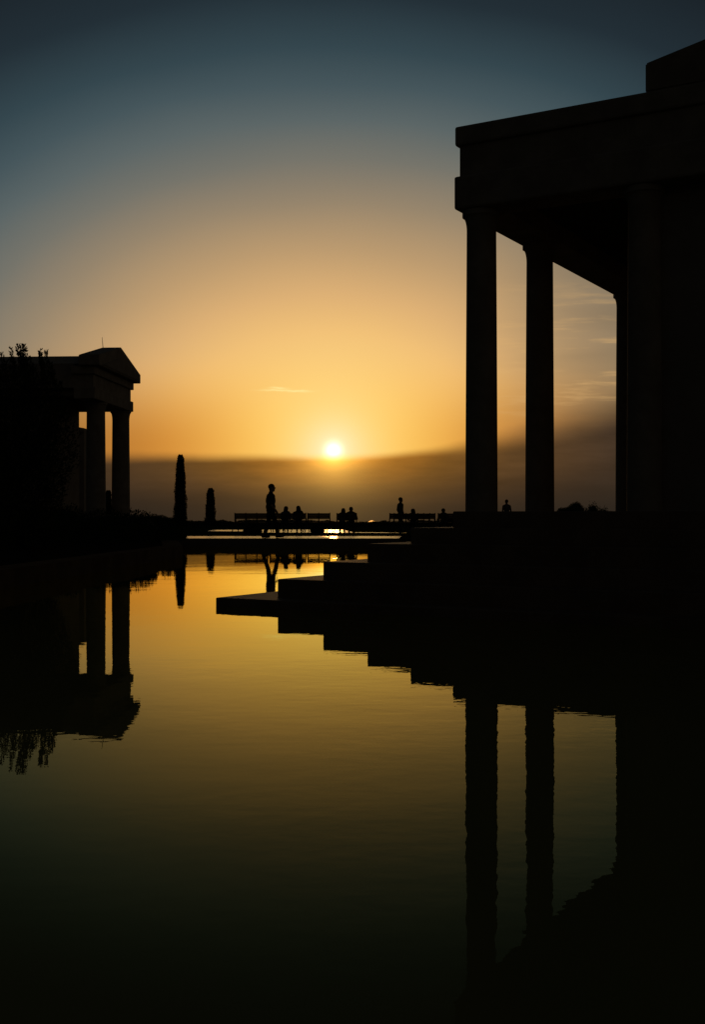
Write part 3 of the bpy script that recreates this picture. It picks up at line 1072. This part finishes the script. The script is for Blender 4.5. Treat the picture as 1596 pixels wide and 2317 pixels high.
def walking_man():
    """in profile, striding to the right (+X); about 1.80 m"""
    caps, ells = [], []
    hip = 0.93
    # legs: rear leg trailing, front leg stretched ahead
    for sy, ankle, knee, toe in ((-0.09, (-0.22, 0.09), (-0.075, 0.50), (-0.05, 0.035)), (0.09, (0.235, 0.085), (0.155, 0.50), (0.40, 0.05))):
        h = (0.0 + 0.02 * math.copysign(1, ankle[0]), sy, hip - 0.03)
        k = (knee[0], sy * 1.0, knee[1])
        a = (ankle[0], sy * 0.95, ankle[1])
        caps.append(('trousers', h, k, 0.112, 0.078))
        caps.append(('trousers', k, a, 0.078, 0.06))
        caps.append(('shoe', (a[0] - 0.05, a[1], 0.045), (toe[0] if toe[0] > a[0] else a[0] + 0.17, a[1], toe[1]), 0.043, 0.034))
        caps.append(('shoe', a, (a[0], a[1], 0.05), 0.045, 0.045))
    ells.append(('trousers', (0, 0, hip), (0.155, 0.18, 0.14), 0))
    # loose shirt
    ells.append(('shirt', (-0.005, 0, 1.04), (0.168, 0.19, 0.18), 0))
    ells.append(('shirt', (-0.005, 0, 1.25), (0.168, 0.20, 0.23), 0))
    ells.append(('shirt', (0.0, 0, 1.38), (0.15, 0.20, 0.13), 0))
    caps.append(('shirt', (-0.01, -0.16, 1.42), (-0.01, 0.16, 1.42), 0.075, 0.075))
    caps.append(('shirt', (-0.01, 0, 1.40), (0.0, 0, 1.50), 0.115, 0.078))
    caps.append(('skin', (0.0, 0, 1.47), (0.02, 0, 1.58), 0.07, 0.066))
    # arms: near arm swings forward a little, far one back
    for sy, el, wr in ((-0.215, (0.00, 1.13), (0.165, 0.945)), (0.215, (-0.06, 1.13), (-0.05, 0.88))):
        sh = (-0.01, sy * 0.88, 1.41)
        e = (el[0], sy * 1.06, el[1])
        w = (wr[0], sy * 1.05, wr[1])
        caps.append(('shirt', sh, e, 0.062, 0.05))
        caps.append(('skin', e, w, 0.042, 0.03))
        d = Vector(w) - Vector(e)
        hand(caps, w, d + Vector((0, 0, -0.1)), (1, 0, 0.0), (0, -math.copysign(1, sy), 0))
    hc = (0.045, 0, 1.672)
    head_parts(caps, ells, hc, (1, 0, 0), 1.08)
    mats = {'skin': 'skin', 'shirt': 'navy_cloth', 'trousers': 'dark_cloth', 'shoe': 'shoe'}
    d = 38.9
    t = link('person', body_mesh('person', caps, ells, mats, 0.009), None, None, (px(613, d), d, 0.279))
    tag(t, 'person in a dark shirt and glasses striding to the right along the walkway', 'person')
    link('hair', hair_mesh('hair', hc, (1, 0, 0), 0.0, 1.12), 'hair_dark', t)
    bm = bmesh.new()
    for g in (-1, 1):
        y = 0.034 * g
        bmesh.ops.create_uvsphere(bm, u_segments=12, v_segments=8, radius=1.0, matrix=Matrix.Translation((hc[0] + 0.112, y, hc[2] + 0.016)) @ Matrix.Diagonal((0.008, 0.025, 0.02, 1)))
        tube(bm, (hc[0] + 0.11, 0.06 * g, hc[2] + 0.022), (hc[0] - 0.01, 0.09 * g, hc[2] + 0.026), 0.0035, 0.0035, 6)
    tube(bm, (hc[0] + 0.114, -0.02, hc[2] + 0.02), (hc[0] + 0.114, 0.02, hc[2] + 0.02), 0.0035, 0.0035, 6)
    bm_obj('glasses', bm, 'lens', t)


walking_man()


def sitter(xp, ytop, d, z0, label, shirt, hair='hair_dark', long=0.0, lean=0.0, wide=1.0, legs='denim', look=(0, 1, 0), arm_out=0.0, tilt=0.0):
    """seated on a bench, seen from behind, facing away (+Y)"""
    caps, ells = [], []
    z = 0.43
    for g in (-1, 1):
        h = (0.09 * g, -0.02, z + 0.085)
        k = (0.11 * g, 0.40, z + 0.06)
        a = (0.10 * g, 0.46, 0.08)
        caps.append(('trousers', h, k, 0.088, 0.062))
        caps.append(('trousers', k, a, 0.06, 0.045))
        caps.append(('shoe', (a[0], 0.43, 0.045), (a[0] + 0.02 * g, 0.62, 0.038), 0.042, 0.034))
    ells.append(('trousers', (0, -0.05, z + 0.10), (0.17, 0.13, 0.11), 0))
    sx = lean
    ells.append(('shirt', (sx * 0.3, -0.06, z + 0.22), (0.155 * wide, 0.115, 0.16), 0))
    ells.append(('shirt', (sx * 0.7, -0.055, z + 0.39), (0.18 * wide, 0.12, 0.19), 0))
    caps.append(('shirt', (sx - 0.15 * wide, -0.04, z + 0.49), (sx + 0.15 * wide, -0.04, z + 0.49), 0.066, 0.066))
    caps.append(('shirt', (sx, -0.04, z + 0.49), (sx, -0.03, z + 0.565), 0.085, 0.058))
    caps.append(('skin', (sx, -0.03, z + 0.54), (sx, -0.005, z + 0.62), 0.072, 0.066))
    for g in (-1, 1):
        caps.append(('shirt', (sx + 0.02 * g, -0.03, z + 0.575), (sx + 0.15 * wide * g, -0.04, z + 0.50 + tilt * g), 0.06, 0.062))
        sh = (sx + 0.185 * wide * g, -0.04, z + 0.48)
        e = (sx + (0.225 * wide + arm_out) * g, 0.06, z + 0.22)
        w = (0.10 * g, 0.27, z + 0.18)
        caps.append(('shirt', sh, e, 0.056, 0.047))
        caps.append(('skin', e, w, 0.04, 0.029))
        hand(caps, w, (-0.03 * g, 0.16, -0.035), (-g, 0, 0), (0, 0, -1))
    hc = (sx + 0.01 + lean * 0.6, 0.005, z + 0.685)
    head_parts(caps, ells, hc, look, 1.12)
    mats = {'skin': 'skin', 'shirt': shirt, 'trousers': legs, 'shoe': 'shoe'}
    want = pz(ytop, d) - z0
    sc = want / (z + 0.845)
    t = link('person', body_mesh('person', caps, ells, mats, 0.013), None, None, (px(xp, d), d, z0))
    t.scale = (1.0 if sc > 1 else (1 + sc) / 2, 1.0, sc)
    tag(t, label, 'person')
    link('hair', hair_mesh('hair', hc, look, long, 1.12), hair, t)
    return t


sitter(645, 1144.5, 51.82, 0.275, 'person with long hair leaning on the bench nearest the walking man', 'grey_cloth', 'hair_brown', 0.19, 0.035, 0.95, look=(0.5, 0.86, 0), tilt=0.02)
sitter(676, 1143.5, 51.82, 0.275, 'person in dark top on the same bench, farther from the walking man', 'dark_cloth', 'hair_dark', 0.08, -0.02, 1.05, look=(-0.35, 0.94, 0), tilt=0.03, arm_out=0.02)
sitter(774.5, 1149, 51.92, 0.265, 'person with long loose hair seated left in the couple', 'brown_cloth', 'hair_brown', 0.22, 0.03, 0.92, tilt=-0.02)
sitter(795, 1146, 51.92, 0.265, 'broad-shouldered short-haired person seated right in the couple', 'dark_cloth', 'hair_dark', 0.0, -0.01, 1.15, arm_out=0.03)
sitter(936, 1150, 51.92, 0.265, 'person seated on the bench to the right of the standing one', 'dark_cloth', 'hair_dark', 0.14, -0.03, 0.97, look=(-0.6, 0.8, 0), tilt=-0.02)
sitter(1005, 1149.5, 52.62, 0.265, 'lone person seated at the foot of the near temple corner', 'grey_cloth', 'hair_dark', 0.0, -0.02, 1.06, look=(0.4, 0.9, 0), arm_out=0.03)


def stander(xp, ytop, yfeet_z, d, label, shirt, turn, hair='hair_dark', long=0.0):
    caps, ells = [], []
    for g in (-1, 1):
        caps.append(('trousers', (0.085 * g, 0, 0.88), (0.09 * g, 0.02, 0.48), 0.092, 0.064))
        caps.append(('trousers', (0.09 * g, 0.02, 0.48), (0.095 * g, -0.01, 0.09), 0.063, 0.046))
        caps.append(('shoe', (0.095 * g, -0.05, 0.045), (0.115 * g, 0.16, 0.038), 0.043, 0.034))
    ells.append(('trousers', (0, 0, 0.92), (0.165, 0.125, 0.13), 0))
    ells.append(('shirt', (0, 0, 1.06), (0.165, 0.12, 0.17), 0))
    ells.append(('shirt', (0, 0, 1.25), (0.185, 0.125, 0.21), 0))
    caps.append(('shirt', (-0.15, 0, 1.40), (0.15, 0, 1.40), 0.068, 0.068))
    caps.append(('shirt', (0, 0, 1.40), (0, 0.01, 1.47), 0.085, 0.058))
    caps.append(('skin', (0, 0.01, 1.45), (0, 0.02, 1.55), 0.068, 0.064))
    for g in (-1, 1):
        caps.append(('shirt', (0.02 * g, 0, 1.47), (0.15 * g, 0, 1.405), 0.058, 0.062))
        e = (0.235 * g, -0.03, 1.12)
        w = (0.225 * g, 0.07, 0.88)
        caps.append(('shirt', (0.19 * g, 0, 1.39), e, 0.057, 0.048))
        caps.append(('skin', e, w, 0.041, 0.03))
        hand(caps, w, (0, 0.04, -0.1), (0, 1, 0), (-g, 0, 0))
    hc = (0, 0.03, 1.635)
    head_parts(caps, ells, hc, (0, 1, 0), 1.14)
    mats = {'skin': 'skin', 'shirt': shirt, 'trousers': 'denim', 'shoe': 'shoe'}
    sc = (pz(ytop, d) - yfeet_z) / 1.785
    t = link('person', body_mesh('person', caps, ells, mats, 0.013), None, None, (px(xp, d), d, yfeet_z))
    t.rotation_euler = (0, 0, turn)
    t.scale = (sc * 1.04, sc * 1.04, sc)
    tag(t, label, 'person')
    link('hair', hair_mesh('hair', hc, (0, 1, 0), long, 1.16), hair, t)


stander(906.5, 1125, 0.264, 54.6, 'person in a green shirt standing in profile before the bench', 'green_cloth', R(-60))
stander(1147, 1130, 0.264, 60.0, 'person seen from behind between the two front columns of the near temple', 'grey_cloth', R(5))


def garden_lamp():
    d = 77.5
    t = empty('garden_lamp', (px(842, d), d, G0))
    tag(t, 'small glowing garden lamp at the hedge behind the terrace', 'lamp')
    z = pz(1182.5, d) - G0
    link('post', lathe_mesh('post', [(0.05, 0), (0.05, 0.03), (0.025, 0.05), (0.025, z - 0.02)], 12), 'iron', t)
    link('glow_bowl', lathe_mesh('glow_bowl', [(0.05, z - 0.02), (0.30, z + 0.0), (0.34, z + 0.02), (0.20, z + 0.09), (0.04, z + 0.15)], 20), 'lamp_glow', t)


garden_lamp()
